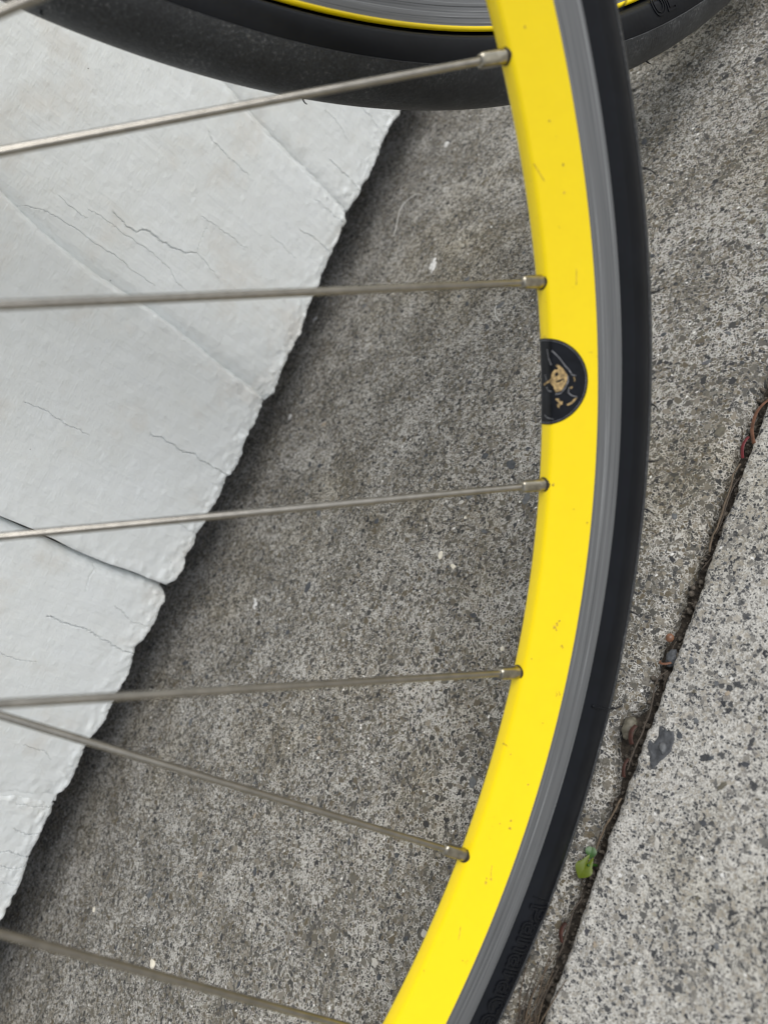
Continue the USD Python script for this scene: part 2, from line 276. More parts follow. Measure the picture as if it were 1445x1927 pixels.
def pebble(x, y, r, h, seed, stretch=1.0, ang=0.0, sink=0.25, n=12):
    """a stone worn flush with the paving: uneven outline, nearly flat top"""
    g = np.random.default_rng(seed); t = np.sort(np.linspace(0, 2 * np.pi, n, endpoint=False) + g.uniform(-.25, .25, n)); q = r * g.uniform(0.72, 1.15, n)
    rows = []
    for k, z in ((1.0, -sink), (0.9, h * 0.6), (0.6, h)):
        px, py = q * k * np.cos(t) * stretch, q * k * np.sin(t) / stretch
        rows.append(np.stack([x + px * math.cos(ang) - py * math.sin(ang), y + px * math.sin(ang) + py * math.cos(ang), np.full(n, z) + g.uniform(-.03, .03, n)], 1))
    V = np.vstack(rows + [[[x, y, h]]]); V[:, 2] += ground_z(x, y) + 0.12
    F = []
    for a in range(2):
        for j in range(n): A, B = a * n + j, a * n + (j + 1) % n; F += [(A, B, B + n), (A, B + n, A + n)]
    for j in range(n): F.append((2 * n + j, 2 * n + (j + 1) % n, 3 * n))
    return V, np.array(F)
view_a = shapely.Polygon([(150, 134), (330, 250), (320, 385), (190, 425), (100, 425), (-120, 420), (-230, 410), (-185, 290), (-119, 190), (-80, 136)])
view_b = shapely.Polygon([(140, 121), (-45, 70), (-90, 115), (-70, 120)])
def scatter(poly, n, gap, g):
    out = []; x0, y0, x1, y1 = poly.bounds
    while len(out) < n:
        p = np.array([g.uniform(x0, x1), g.uniform(y0, y1)])
        if poly.contains(shapely.Point(p)) and all(np.hypot(*(p - o)) > gap for o in out): out.append(p)
    return out
gs = np.random.default_rng(21)
for poly, n, parent, mix in ((view_a, 235, slab_a, (0.46, 0.3, 0.17, 0.03, 0.04)), (view_b, 62, slab_b, (0.30, 0.34, 0.18, 0.12, 0.06))):
    for k, (x, y) in enumerate(scatter(poly, n, 4.5, gs)):
        r = float(np.clip(gs.lognormal(0.0, 0.36), 0.65, 2.4)) * (0.6 if parent is slab_b else 1.15)
        obj('stone', pebble(x, y, r, 0.10, 1000 + k, gs.uniform(1.0, 1.45), gs.uniform(0, 3.1)), M_STONE[gs.choice(5, p=mix)], parent, 35)
# soil at the bottom of the joint
sx = np.arange(-420, 430, 0.8); sy = np.linspace(117, 137, 26); X, Y = np.meshgrid(sx, sy, indexing='ij'); P = np.stack([X, Y, 0 * X], -1)
Zs = -7.4 + 3.2 * fb(P, 14, 40) + 2.6 * fb(P, 2.5, 41)
v = np.stack([X, Y, Zs], -1).reshape(-1, 3); m = len(sy); i, j = np.meshgrid(np.arange(len(sx) - 1), np.arange(m - 1), indexing='ij'); a = (i * m + j).ravel()
obj('soil', fix(v, np.vstack([np.stack([a, a + m, a + m + 1], 1), np.stack([a, a + m + 1, a + 1], 1)]), (0, 0, 1)), M_SOIL, None, True, kind='structure')

# ------------------------------------------------------------------ the white shingle wall
YW = 404.6
EDGE = np.array([[606.4,32.0],[499.3,31.0],[426.4,32.9],[371.4,32.0],[345.8,31.5],[322.1,31.6],[313.5,33.2],[298.8,32.5],[282.1,31.6],[266.9,31.7],[256.2,31.8],[242.7,32.8],[235.4,31.3],[221.6,30.2],[212.5,29.8],[202.9,30.3],[193.9,28.7],[181.5,28.8],[173.5,28.8],[157.6,25.5],[153.5,26.6],[143.5,26.7],[130.7,25.1],[119.4,24.3],[111.9,25.6],[109.4,28.8],[102.0,27.8],[92.9,27.1],[85.5,28.4],[76.2,26.4],[69.1,25.6],[60.7,27.4],[57.9,29.3],[51.4,27.4],[42.5,26.7],[32.7,28.4],[21.0,30.1],[14.6,28.5],[5.3,29.3],[-1.2,27.8],[-8.2,27.8],[-11.9,31.0],[-15.0,29.2],[-22.1,27.2],[-34.2,27.3],[-43.1,28.1],[-51.5,30.1],[-60.5,29.1],[-69.5,27.0],[-81.9,27.6],[-93.5,27.7],[-103.9,30.1],[-112.3,31.0],[-120.1,30.2],[-129.8,30.3],[-133.7,29.9],[-138.3,33.3],[-144.6,33.4],[-155.6,33.4],[-166.3,32.8],[-178.5,32.1],[-187.6,31.4],[-198.1,30.8],[-206.5,31.1],[-246.3,32.0],[-271.9,31.0],[-407.4,32.0]])[::-1]
JOINTS = {371: [(371.4,316.2), (370.5,27.3)], 243: [(248.7,316.2), (246.7,137.6),(243.7,101.4),(243.3,72.3),(242.9,45.5),(241.3,22.5)],
          115: [(123.2,316.2), (122.1,198.4),(118.6,182.9),(116.0,163.9),(114.9,146.6),(115.2,130.3),(116.2,109.1),(115.2,92.1),(113.1,69.0),(111.9,49.8),(109.9,17.8)],
          -14: [(-12.3,316.2), (-13.5,130.0),(-13.7,107.8),(-14.5,91.7),(-14.7,70.1),(-13.5,54.9),(-12.3,17.8)], -143: [(-142.1,316.2), (-144.0,64.1),(-142.0,56.3),(-142.3,45.2),(-144.5,17.8)],
          -272: [(-271.9,316.2), (-271.0,17.8)], 499: [(499.3,316.2), (500.3,17.8)]}
CRACKS = {  # half width in mm, line
 'a1': (.13, [[218.0,130.3],[215.8,124.3],[214.7,115.9],[214.9,108.0],[215.1,99.8]]), 'a2': (.30, [[148.1,150.8],[147.4,145.1],[146.9,137.4],[150.1,135.7],[152.0,131.5],[151.7,126.0],[151.9,119.9],[153.7,116.3],[154.3,111.1],[159.0,105.2]]),
 'a2b': (.10, [[159.0,105.2],[156.9,97.3],[154.3,88.0]]), 'a2c': (.08, [[159.0,105.2],[164.1,106.1],[172.6,107.0],[176.8,106.4]]), 'a3': (.12, [[177.4,112.2],[177.8,105.0],[178.2,97.4],[179.3,89.9],[179.6,81.8]]),
 'a4': (.10, [[122.7,190.3],[125.4,184.9],[127.7,177.5],[129.2,169.5],[129.2,161.9],[129.0,152.4],[129.4,146.3],[130.5,140.3],[129.3,131.4],[129.0,117.3]]), 'a5': (.09, [[138.0,177.0],[137.3,170.6],[136.6,164.2],[137.9,161.0]]),
 'a6': (.09, [[141.7,163.0],[142.7,153.3],[142.0,143.1],[143.3,133.7],[142.6,122.9],[142.2,113.7],[137.7,107.6],[137.1,100.8]]), 'a7': (.16, [[259.5,60.4],[259.6,50.6],[259.7,40.4],[259.0,33.5]]), 'a8': (.14, [[233.6,57.1],[233.9,45.1],[234.6,33.9]]),
 'a9': (.14, [[211.3,57.0],[214.0,45.5],[213.4,31.5]]), 'a10': (.10, [[281.1,78.1],[281.4,68.7],[278.4,56.8]]),
 'c1': (.24, [[58.0,81.6],[59.0,75.9],[59.1,68.5],[58.4,60.4],[60.8,54.0],[59.3,49.2],[59.3,41.1],[59.6,30.3]]), 'c2': (.28, [[-50.5,85.1],[-51.3,78.3],[-51.8,70.8],[-51.0,64.6],[-52.1,57.3],[-53.7,52.2],[-53.3,46.3],[-55.2,41.8],[-55.0,31.0]]),
 'c3': (.14, [[-17.3,75.7],[-19.8,74.3],[-25.0,74.9],[-32.6,73.4]]), 'c4': (.14, [[-34.6,54.5],[-35.1,48.9],[-39.3,39.4],[-37.6,30.1]]), 'c5': (.10, [[21.9,44.3],[20.4,31.7]]), 'e1': (.12, [[-116.9,65.1],[-117.1,58.0],[-117.8,52.1],[-121.0,47.3]]),
 'e2': (.16, [[-159.5,48.8],[-160.8,41.9],[-160.6,36.4],[-159.7,34.4]]), 'e3': (.18, [[-171.8,50.2],[-171.7,44.1],[-172.5,39.1],[-172.7,33.7]]), 'e4': (.16, [[-179.5,46.3],[-179.6,38.5],[-178.1,33.2]]), 'e5': (.12, [[-187.2,42.3],[-188.2,34.2],[-188.0,32.5]]), 'e6': (.13, [[-146.7,53.8],[-146.6,44.5],[-145.3,34.8]]),
 'f1': (.10, [[41.7,145.7],[42.6,134.3],[41.2,124.9],[42.2,111.6]]), 'f2': (.09, [[-75.8,100.2],[-76.7,88.8],[-75.4,79.4]]), 'f3': (.10, [[301.3,62.3],[301.7,50.9],[300.0,35.8]]), 'f4': (.08, [[195.2,71.8],[196.1,60.4],[194.7,51.9]])}
def jx(k, z):
    L = np.array(JOINTS[k])[::-1]; return np.interp(z, L[:, 1], L[:, 0])
def edge_z(x):
    p = np.stack([x, 0 * x, 0 * x], -1)
    return np.interp(x, EDGE[:, 0], EDGE[:, 1]) + 2.0 * fb(p, 11, 60, 2) + 1.5 * fb(p, 3.1, 61, 2) + 0.9 * fb(p, 1.2, 62, 2) + 2.6 * np.exp(-np.abs(x + 14.3) / 1.6) + 1.2 * np.exp(-np.abs(x - 114.6) / 1.5) + 1.0 * np.exp(-np.abs(x - 242) / 1.5)
def resample(L, step):
    L = np.asarray(L, float); s = np.r_[0, np.cumsum(np.hypot(*np.diff(L, axis=0).T))]; n = max(2, int(s[-1] / step) + 1); q = np.linspace(0, s[-1], n)
    return np.stack([np.interp(q, s, L[:, 0]), np.interp(q, s, L[:, 1])], 1)
def shingle(lk, rk, top, gap, rounds, lift, tilt, seed, dip=(0, 0), spacing=1.15):
    """one painted shingle: outline between its joints, rough lower edge, real cracks cut into the coat"""
    g = np.random.default_rng(seed)
    zl = np.arange(top, float(edge_z(np.array([jx(lk, 31.0)]))[0]) - .2, -0.9); zr = np.arange(top, float(edge_z(np.array([jx(rk, 31.0)]))[0]) - .2, -0.9)
    wv = lambda z, s: 0.9 * fb(np.stack([0 * z + s * 77, 0 * z, z], -1), 22, 70 + s, 3)
    Ledge = np.stack([jx(lk, zl) + gap[0] + wv(zl, seed % 13), zl], 1); Redge = np.stack([jx(rk, zr) - gap[1] + wv(zr, seed % 13 + 20), zr], 1)
    xb = np.arange(Ledge[-1, 0] + .5, Redge[-1, 0] - .4, 0.6); B = np.stack([xb, edge_z(xb)], 1)
    for c in (0, -1):   # corners of the butt are knocked round
        pass
    T = np.stack([np.arange(Redge[0, 0] - 3, Ledge[0, 0] + 2, -3.0), np.full(len(np.arange(Redge[0, 0] - 3, Ledge[0, 0] + 2, -3.0)), top)], 1)
    ring = np.vstack([Ledge, B, Redge[::-1], T]); poly = shapely.Polygon(ring).buffer(0)
    if poly.geom_type != 'Polygon': poly = max(poly.geoms, key=lambda q: q.area)
    ring = np.array(poly.exterior.coords)[:-1]
    x0, z0, x1, z1 = poly.bounds
    # cracks
    cp, cd, lines = [], [], []
    for name, (hw, L) in CRACKS.items():
        L = np.array(L); hw = hw * (1.35 if hw > .12 else 1.0)
        if not (x0 < L[:, 0].mean() < x1): continue
        c = resample(L, 0.34); q = np.stack([c[:, 0], 0 * c[:, 0], c[:, 1]], -1)
        c[:, 0] += 2.2 * fb(q, 4.5, 80, 3) + 0.9 * fb(q, 1.1, 81, 2)
        t = np.linspace(0, 1, len(c)); w = hw * (0.3 + 0.7 * np.sin(np.pi * np.clip(0.15 + 0.85 * t if c[-1, 1] < 37.5 else t, 0.03, 0.97)) ** .7) * (0.75 + 0.9 * meshkit.fbm(q / 3.0, 2, 82))
        if c[-1, 1] < 37.5: w[len(c) // 2:] = np.maximum(w[len(c) // 2:], hw * .8)
        cp += [c, c + np.c_[w, 0 * w], c - np.c_[w, 0 * w], c + np.c_[w + .3, 0 * w], c - np.c_[w + .3, 0 * w]]
        lift_ = 0.10 * fb(q, 6, 83, 2)
        cd += [np.full(len(c), 1.4 if hw > .2 else 0.8), 0.05 + 0 * w, 0.05 + 0 * w, -.10 - .06 * np.sign(lift_) * (hw > .15), -.10 + .06 * np.sign(lift_) * (hw > .15)]
        lines.append(shapely.LineString(c).buffer(hw + .75))
    fine_top = min(top, 262)
    gx, gz = np.meshgrid(np.arange(x0, x1, spacing), np.arange(z0, fine_top, spacing)); gp = np.stack([gx.ravel(), gz.ravel()], 1) + g.uniform(-.3, .3, (gx.size, 2)) * spacing
    # a finer band along the butt, and coarser rows out of sight above
    bx, bz = np.meshgrid(np.arange(x0, x1, .62), np.arange(z0, z0 + 13, .62)); gp = np.vstack([gp[gp[:, 1] > z0 + 13], np.stack([bx.ravel(), bz.ravel()], 1) + g.uniform(-.15, .15, (bx.size, 2))])
    if top > fine_top:
        ux, uz = np.meshgrid(np.arange(x0, x1, 6), np.arange(fine_top + 2, top, 6)); gp = np.vstack([gp, np.stack([ux.ravel(), uz.ravel()], 1)])
    keep = shapely.contains_xy(poly.buffer(-0.45), gp[:, 0], gp[:, 1])
    # inner rails beside both long edges, so that the rounding is smooth
    if lines:
        U = shapely.unary_union(lines); shapely.prepare(U); keep &= ~shapely.contains_xy(U, gp[:, 0], gp[:, 1])
    rails, rd = [], []
    gp = gp[keep]
    C_ = np.vstack(cp) if cp else np.zeros((0, 2)); D_ = np.concatenate(cd) if cd else np.zeros(0)
    if len(C_):
        k = shapely.contains_xy(poly.buffer(-0.12), C_[:, 0], C_[:, 1]); C_, D_ = C_[k], D_[k]
    pts = np.vstack([ring, gp, C_]); extra = np.r_[np.zeros(len(ring) + len(gp)), D_]
    tri = Delaunay(pts).simplices; cc = pts[tri].mean(1)
    ok = shapely.contains_xy(poly, cc[:, 0], cc[:, 1])
    A = pts[tri]; area = 0.5 * np.abs((A[:, 1, 0] - A[:, 0, 0]) * (A[:, 2, 1] - A[:, 0, 1]) - (A[:, 2, 0] - A[:, 0, 0]) * (A[:, 1, 1] - A[:, 0, 1]))
    tri = tri[ok & (area > 1e-6)]
    x, z = pts[:, 0], pts[:, 1]; P = np.stack([x, 0 * x, z], -1)
    dl, dr = x - (jx(lk, z) + gap[0]), (jx(rk, z) - gap[1]) - x; db = z - edge_z(x); dt = top - z
    def rnd(d_, r): t = np.clip(d_, 0, r); return r - np.sqrt(np.maximum(r * r - (r - t) ** 2, 0))
    y = -lift + tilt * (x - (x0 + x1) / 2) + 0.55 * rnd(dl, rounds[0]) + 0.55 * rnd(dr, rounds[1]) + 0.8 * rnd(db, 2.6) + dip[0] * np.exp(-(np.maximum(dl, 0) / 5.0) ** 2) + dip[1] * np.exp(-(np.maximum(dr, 0) / 5.0) ** 2)
    # coats of paint: broad waves, grain ridges down the board, beads, and a fat lumpy roll along the butt
    P2 = P * [1, 1, 0.12]
    y += 1.4 * fb(P, 70, seed, 2) + 0.55 * fb(P2, 6.0, seed + 1, 3) + 0.35 * fb(P, 9, seed + 2, 3)
    bead = meshkit.noise(P / 2.6 + 31, seed + 3); y -= 0.5 * np.clip(bead - 0.80, 0, 1) * 2.6
    edge_near = np.exp(-np.maximum(db, 0) / 9) + 0.8 * np.exp(-np.maximum(dl, 0) / 7) * np.exp(-db / 70) + 0.8 * np.exp(-np.maximum(dr, 0) / 7) * np.exp(-db / 70)
    y -= edge_near * (3.0 * fb(P, 7.5, seed + 4, 4) + 1.2 * np.clip(meshkit.noise(P / 3.2 + 9, seed + 5) - .60, 0, 1) * 2.2)
    y += extra
    V = np.stack([x, YW + y, z], -1)
    V, F = fix(V, tri, (0, -1, 0))
    # side and butt faces
    n = len(ring); back = ring.copy(); S = np.vstack([V[:n], np.stack([back[:, 0], np.full(n, YW + 9.0), back[:, 1] + 0.5], 1)])
    cen = shapely.Polygon(ring); ccw = cen.exterior.is_ccw; SF = []
    for i in range(n):
        j = (i + 1) % n
        SF += [(i, i + n, j), (j, i + n, j + n)] if ccw else [(i, j, i + n), (j, j + n, i + n)]
    return cat_mesh((V, F), (S, np.array(SF)))
wall = thing('shingle_wall', 'wall of white painted wood shingles with cracked paint and a ragged lower edge above the pavement', 'wall')
spec = [(-272, -143, (.3, .5), (2.0, 3.0), 0.1, 0.000, 101), (-143, -14, (.5, .35), (2.0, 7.0), -0.6, -0.004, 102), (-14, 115, (.25, .75), (1.6, 1.6), 2.7, -0.003, 103),
        (115, 243, (.5, .5), (5.5, 2.6), 0.0, 0.002, 104), (243, 371, (.5, .4), (3.6, 2.0), 0.5, 0.0, 105)]
DIPS = {102: (0, 1.8), 103: (0, 0), 104: (2.2, .6), 105: (1.4, 0)}
for lk, rk, gap, rounds, lift, tilt, seed in spec: obj('shingle', shingle(lk, rk, 314.0, gap, rounds, lift, tilt, seed, DIPS.get(seed, (0, 0))), M_WHITE, wall, True)
def board(x0, x1, y0, y1, z0, z1): 
    m = trimesh.creation.box([x1 - x0, y1 - y0, z1 - z0]); m.apply_translation([(x0 + x1) / 2, (y0 + y1) / 2, (z0 + z1) / 2]); return m
for x0 in (-1087, -951, -815, -679, -543, -408): obj('shingle', board(x0 + .6, x0 + 135, YW, YW + 9, 31 + (x0 % 3), 314), M_WHITE, wall)
for x0 in (371, 507, 643, 779, 915, 1051, 1187): obj('shingle', board(x0 + .6, x0 + 135, YW, YW + 9, 32 + (x0 % 3), 314), M_WHITE, wall)
for c in range(4):
    for k in range(14):
        x0 = -1150 + (c % 2) * 60 + k * 176; obj('shingle', board(x0 + .8, x0 + 175, YW - 9 + 1.5 * (k % 2), YW + 4, 296 + c * 230, 296 + c * 230 + 250 - 14), M_WHITE, wall)
# paint bridging the joints, and the sheathing and foundation behind
for k, dy in ((115, 2.6), (243, 1.9), (-143, .8), (371, 1.2)):
    z = np.arange(float(edge_z(np.array([jx(k, 33.0)])).item()) + 2.5, 300, 2.0); w = np.array([-4, -2, -.7, 0, .7, 2, 4.0]); Xf = jx(k, z)[:, None] + w; Pz = np.stack([Xf, 0 * Xf, z[:, None] + 0 * Xf], -1)
    Yf = YW + dy + 0.9 * fb(Pz, 6, 90, 3) + 0.5 * fb(Pz, 2, 91, 2) + 0.10 * np.abs(w); vv = np.stack([Xf, Yf, Pz[..., 2]], -1).reshape(-1, 3); m = len(w)
    i, j = np.meshgrid(np.arange(len(z) - 1), np.arange(m - 1), indexing='ij'); a = (i * m + j).ravel()
    obj('joint_filler', fix(vv, np.vstack([np.stack([a, a + m, a + m + 1], 1), np.stack([a, a + m + 1, a + 1], 1)]), (0, -1, 0)), M_WHITE, wall, True)
obj('sheathing', board(-1150, 1350, YW + 9.3, YW + 30, 42, 1210), M_DARKGAP, wall)
obj('foundation', board(-1150, 1350, YW + 100, YW + 160, -40, 95), M_FOUND, wall)

# ------------------------------------------------------------------ the two wheels (local z = axle, towards the lens)
RB, AB, RT, AT, RO = 295.7, 2.3, 306.5, 9.8, 316.0
def rim_profile():
    half = [(RB, 0.0), (RB + .05, 1.4), (RB + .35, 2.15), (RB + .9, 2.75), (RT - 1.3, 8.9), (RT - .35, 9.62), (RT, 9.86)]
    return [(r, -a) for r, a in half[:0:-1]] + half
def bed_v(s):
    """(r, a, normal r, normal a) at arc length s from the middle of the spoke bed"""
    t = abs(s); g = 1 if s >= 0 else -1; d0 = np.array([RT - 1.3 - RB - .9, 8.9 - 2.75]); d0 /= np.linalg.norm(d0)
    if t < 1.6: return RB + 0.02, s, -1.0, 0.0
    if t < 3.0:
        k = (t - 1.6) / 1.4; a0, a1 = np.array([RB, 1.6]), np.array([RB + .9, 2.75]); p = a0 + (a1 - a0) * k
        nr, na = -1 + k * (1 - d0[1]), k * d0[0]; q = math.hypot(nr, na); return p[0] - 0.12 * math.sin(k * math.pi), g * (p[1] + .12 * math.sin(k * math.pi)), nr / q, g * na / q
    p = np.array([RB + .9, 2.75]) + d0 * (t - 3.0); return p[0], g * p[1], -d0[1], g * d0[0]
def tyre_arc(Rt, rt, f0, f1, n, off=0.0): return [(Rt + (rt + off) * math.cos(f), (rt + off) * math.sin(f)) for f in np.linspace(f0, f1, n)]
def nipple(d_len):
    """square wrench flats below a round shoulder; local z runs from the rim towards the hub"""
    rows, n = [], 24; t = np.linspace(0, 2 * np.pi, n, endpoint=False) + .2
    for z, r, sq in ((-1.2, 1.98, 0), (1.2, 2.0, 0), (2.0, 1.98, 0), (2.5, 1.75, 1), (7.3, 1.72, 1), (7.8, 1.55, .6), (8.15, 1.25, 0), (8.15, 0.9, 0)):
        q = 1 / np.maximum(np.abs(np.cos(t)), np.abs(np.sin(t))); q = np.minimum(q, 1.2)
        rr = r * (1 + sq * (q - 1)); rows.append(np.stack([rr * np.cos(t), rr * np.sin(t), np.full(n, z)], 1))
    V = np.vstack(rows); F = []
    for i in range(len(rows) - 1):
        for j in range(n): a, b = i * n + j, i * n + (j + 1) % n; F += [(a, b, b + n), (a, b + n, a + n)]
    return V, np.array(F)
def along(vf, p, q):
    """moves a shape from the local z axis to start at p and point at q"""
    z = (q - p) / np.linalg.norm(q - p); x = np.cross(z, [0, 0, 1.0]); x /= np.linalg.norm(x); y = np.cross(z, x)
    return np.asarray(vf[0]) @ np.stack([x, y, z]) + p, vf[1]
SEEN = {0: ([240.9,170.4,-1.9],[14.3,-6.8,18.8]), 1: ([266.6,126.2,0],[-1.9,21.4,-43.8]), 2: ([286.1,71.9,0],[2.7,19.6,17.1]), 3: ([294.6,14.5,0],[8.5,-20,-43.8]), 4: ([291.8,-43.1,0],[4.6,-19.5,16.8]), 5: ([277.8,-99.4,0],[12.8,14.4,-43.4]), 6: ([253.3,-151.3,-.2],[14.6,10.1,19])}
def band_text(text, height, ring, Rt, rt, theta0, flip, f_mid, off, line, spread=1.0):
    """raised outlined lettering bent round a tyre's side wall"""
    m = meshkit.text_mesh(text, height, 0.4, bold=True); top = m.faces[m.face_normals[:, 2] > .9]; zmax = m.vertices[:, 2].max()
    tris = [shapely.Polygon(m.vertices[f][:, :2]) for f in top if m.vertices[f][:, 2].min() > zmax - 1e-6]
    s = shapely.unary_union([t.buffer(0.01) for t in tris]); s = s.buffer(.25).difference(s.buffer(.25 - line)) if line else s
    V, F = [], []; n = 0
    for gm in getattr(s, 'geoms', [s]):
        e = trimesh.creation.extrude_polygon(gm.simplify(.03), 0.3, engine='earcut'); e = e.subdivide_to_size(1.2)
        V.append(e.vertices); F.append(e.faces + n); n += len(e.vertices)
    V, F = np.vstack(V), np.vstack(F); x, y, z = V.T
    th = theta0 + flip * x * spread / (Rt + rt * math.cos(f_mid)); ph = f_mid - flip_up * (y - height * .45) / rt if False else f_mid + (y - height * .45) / rt * ring
    r = Rt + (rt + off + z) * np.cos(ph); a = (rt + off + z) * np.sin(ph)
    return np.stack([r * np.cos(th), r * np.sin(th), a], 1), F
def wheel(label, mat4, Rt, rt, ph0, lip, seen, shoulder):
    w = thing('bicycle_wheel', label, 'bicycle wheel', mat4=mat4)
    N = 420
    rim = obj('rim', fix_closed(lathe(rim_profile(), N)), M_YELLOW, w, 40)
    for g in (1, -1):
        tr = [(RT + .05, g * 9.80), (RT + 3, g * 9.74), (RT + 6.5, g * 9.74), (RO - .05, g * 9.80), (RO + .3, g * 9.66), (RO + .42, g * 9.35), (RO + .42, g * 8.4), (RO - 4, g * 8.4)]
        obj('brake_track', fix_closed(lathe(tr, N)), M_TRACK, rim, 40)
        if lip: obj('rim_lip', lathe([(RO + .75 + .9 * math.cos(q), g * (10.05 + .9 * math.sin(q))) for q in np.linspace(0, 2 * np.pi, 9)], N), M_YELLOW, rim, True)
    f0 = 1.92; arc = tyre_arc(Rt, rt, -f0, f0, 44)
    foot = [tuple(q) for q in curve([arc[-2], arc[-1], (RO + (Rt - RO) * .28, 8.9 + (rt - 10.85) * .08), (RO + .1, 8.35), (RO - 3, 8.2)], 12)][4:]
    body = [(r, -a) for r, a in foot[::-1]] + arc[1:-1] + foot
    ty = obj('tyre', lathe(body, N), M_RUBBER, w, 50)
    n_t = 900; fr = np.linspace(-shoulder, shoulder, 25); prof = [(Rt + (rt - .1) * math.cos(shoulder + .02), -(rt - .1) * math.sin(shoulder + .02))] + [(Rt + (rt + .38) * math.cos(f), (rt + .38) * math.sin(f)) for f in fr] + [(Rt + (rt - .1) * math.cos(shoulder + .02), (rt - .1) * math.sin(shoulder + .02))]
    v, f = lathe(prof, n_t)
    q = np.hypot(v[:, 0], v[:, 1]); edge = np.abs(v[:, 2]) > (rt) * math.sin(shoulder) - .3
    k = 0.35 * fb(v, 9, 130, 3) * edge; v = v * np.stack([1 + k / q, 1 + k / q, 1 + 0 * k], 1)
    tread = obj('tread', (v, f), M_TREAD, ty, 35)
    # little rubber whiskers left by the mould
    wh = [.3286, .2235, .1243, .0706, .0256, -.0744, -.1708, .39, .45] if seen else [math.pi * 2 * k / 26 + .06 for k in range(26)]
    gw = np.random.default_rng(31)
    for k, th in enumerate(wh):
        ln = (3.4, 4.2, 2.6, 3.6, 3.2, 4.0, 4.4, 3.4, 3.2)[k % 9] * gw.uniform(.8, 1.15); fw = .80 if seen else gw.choice([-.5, .0, .5]); ln = ln if seen else 1.6
        def at(q, e, g_): r_, a_ = Rt + (rt + .2 + q) * math.cos(fw) + g_, (rt + .2 + q) * math.sin(fw) - g_; return (r_ * math.cos(th + e), r_ * math.sin(th + e), a_)
        b = gw.uniform(-.010, .010); pts = curve([at(0, 0, 0), at(ln * .6, b * .35, 0), at(ln, b, gw.uniform(-.5, .5))], 8)
        obj('rubber_whisker', tube(pts, np.linspace(.34, .16, 8), 6), M_RUBBER, ty, True)
    # 32 spokes laced three-cross
    lead, D = (-1, 1, 1, -1), 1.2077
    nip = nipple(8)
    for i in range(32):
        k = i - 1; th = ph0 - k * 2 * math.pi / 32; side = -(-1) ** k; a = th + lead[i % 4] * D
        p, h = np.array([295 * math.cos(th), 295 * math.sin(th), 0.0]), np.array([20.95 * math.cos(a), 20.95 * math.sin(a), side * 30.54 - 13.39])
        if seen and i in SEEN: p, h = (np.array(q, float) for q in SEEN[i])
        p = p * (RB + .3) / np.linalg.norm(p[:2]); u_ = (h - p) / np.linalg.norm(h - p)
        sp = obj('spoke', tube([p + u_ * 3, p + u_ * 40, p + u_ * 120, h], 1.0, 14), M_STEEL, w, 40)
        obj('nipple', along(nip, p, h), M_BRASS, sp, 40)
        obj('eyelet', tube([p - u_ * 2.0, p + u_ * .32], 2.3, 20), M_HOLE, sp, 40)
    c = -13.39
    hubp = [(5, c - 62), (5, c - 50), (10, c - 48), (10, c - 36), (13, c - 33), (26, c - 32), (26, c - 29), (14, c - 27), (9, c - 20), (9, c + 20), (14, c + 27), (26, c + 29), (26, c + 32), (13, c + 33), (10, c + 36), (10, c + 44), (5, c + 46), (5, c + 58), (.01, c + 58)]
    obj('hub', fix_closed(lathe([(.01, c - 62)] + hubp, 48)), M_HUB, w, 30)
    return w, rim, ty, tread
def fix_closed(vf):
    """outward normals by the sign of the volume under the shape seen from the axle's ring"""
    v, f = vf; n = np.cross(v[f[:, 1]] - v[f[:, 0]], v[f[:, 2]] - v[f[:, 0]]); c = v[f].mean(1); q = np.linalg.norm(c[:, :2], axis=1, keepdims=True)
    ring = np.concatenate([c[:, :2] / np.maximum(q, 1e-9) * (310 if q.mean() > 200 else 0), np.zeros((len(c), 1))], 1)
    return (v, f[:, [0, 2, 1]]) if (n * (c - ring)).sum() < 0 else (v, f)
# front wheel: leans back from its foot on the slab
U1, V1, N1, C1 = (0.434432, 0.897477, -0.076183), (-0.176379, 0.001824, -0.984321), (-0.883266, 0.441058, 0.159089), (-75.887, 194.867, 329.682)
U1 = np.array([0.43443222, -0.17637933, -0.88326602]); V1 = np.array([0.89747693, 0.00182366, 0.44105776]); N1 = np.array([-0.07618267, -0.98432058, 0.15908862])
def frame(u, v, n, c): return [[*u, 0], [*v, 0], [*n, 0], [c[0] / 1000, c[1] / 1000, c[2] / 1000, 1]]
w1, rim1, ty1, _ = wheel('near bicycle wheel with yellow rim, round black sticker and slick tyre beside the joint', frame(U1, V1, N1, C1), 323.0, 10.85, 0.4422, False, True, 1.10)
# wheel behind it, leaning towards the wall
yaw, lean = 0.012, 0.2285
N2 = np.array([math.cos(lean) * math.sin(yaw), -math.cos(lean) * math.cos(yaw), math.sin(lean)]); U2 = np.cross([0, 0, 1.0], N2); U2 /= np.linalg.norm(U2); V2 = np.cross(N2, U2)
RT2, rt2 = 324.66, 13.87
w2, rim2, ty2, tread2 = wheel('far bicycle wheel with dusty wide tyre standing against the white shingles', frame(U2, V2, N2, (446.7, 269.2, RT2 * math.cos(lean) + rt2)), RT2, rt2, 0.13, True, False, 1.16)

# lettering moulded into the side walls
obj('lettering', band_text('Panaracer', 7.2, -1, 323.0, 10.85, -0.3655, -1, 1.56, 0.10, 0.75, .93), M_RUBBER, ty1, 40)
obj('lettering', band_text('OL', 7.6, 1, RT2, rt2, -2.128, 1, 1.69, 0.02, 0.6, 1.0), M_RUBBER, ty2, 40)
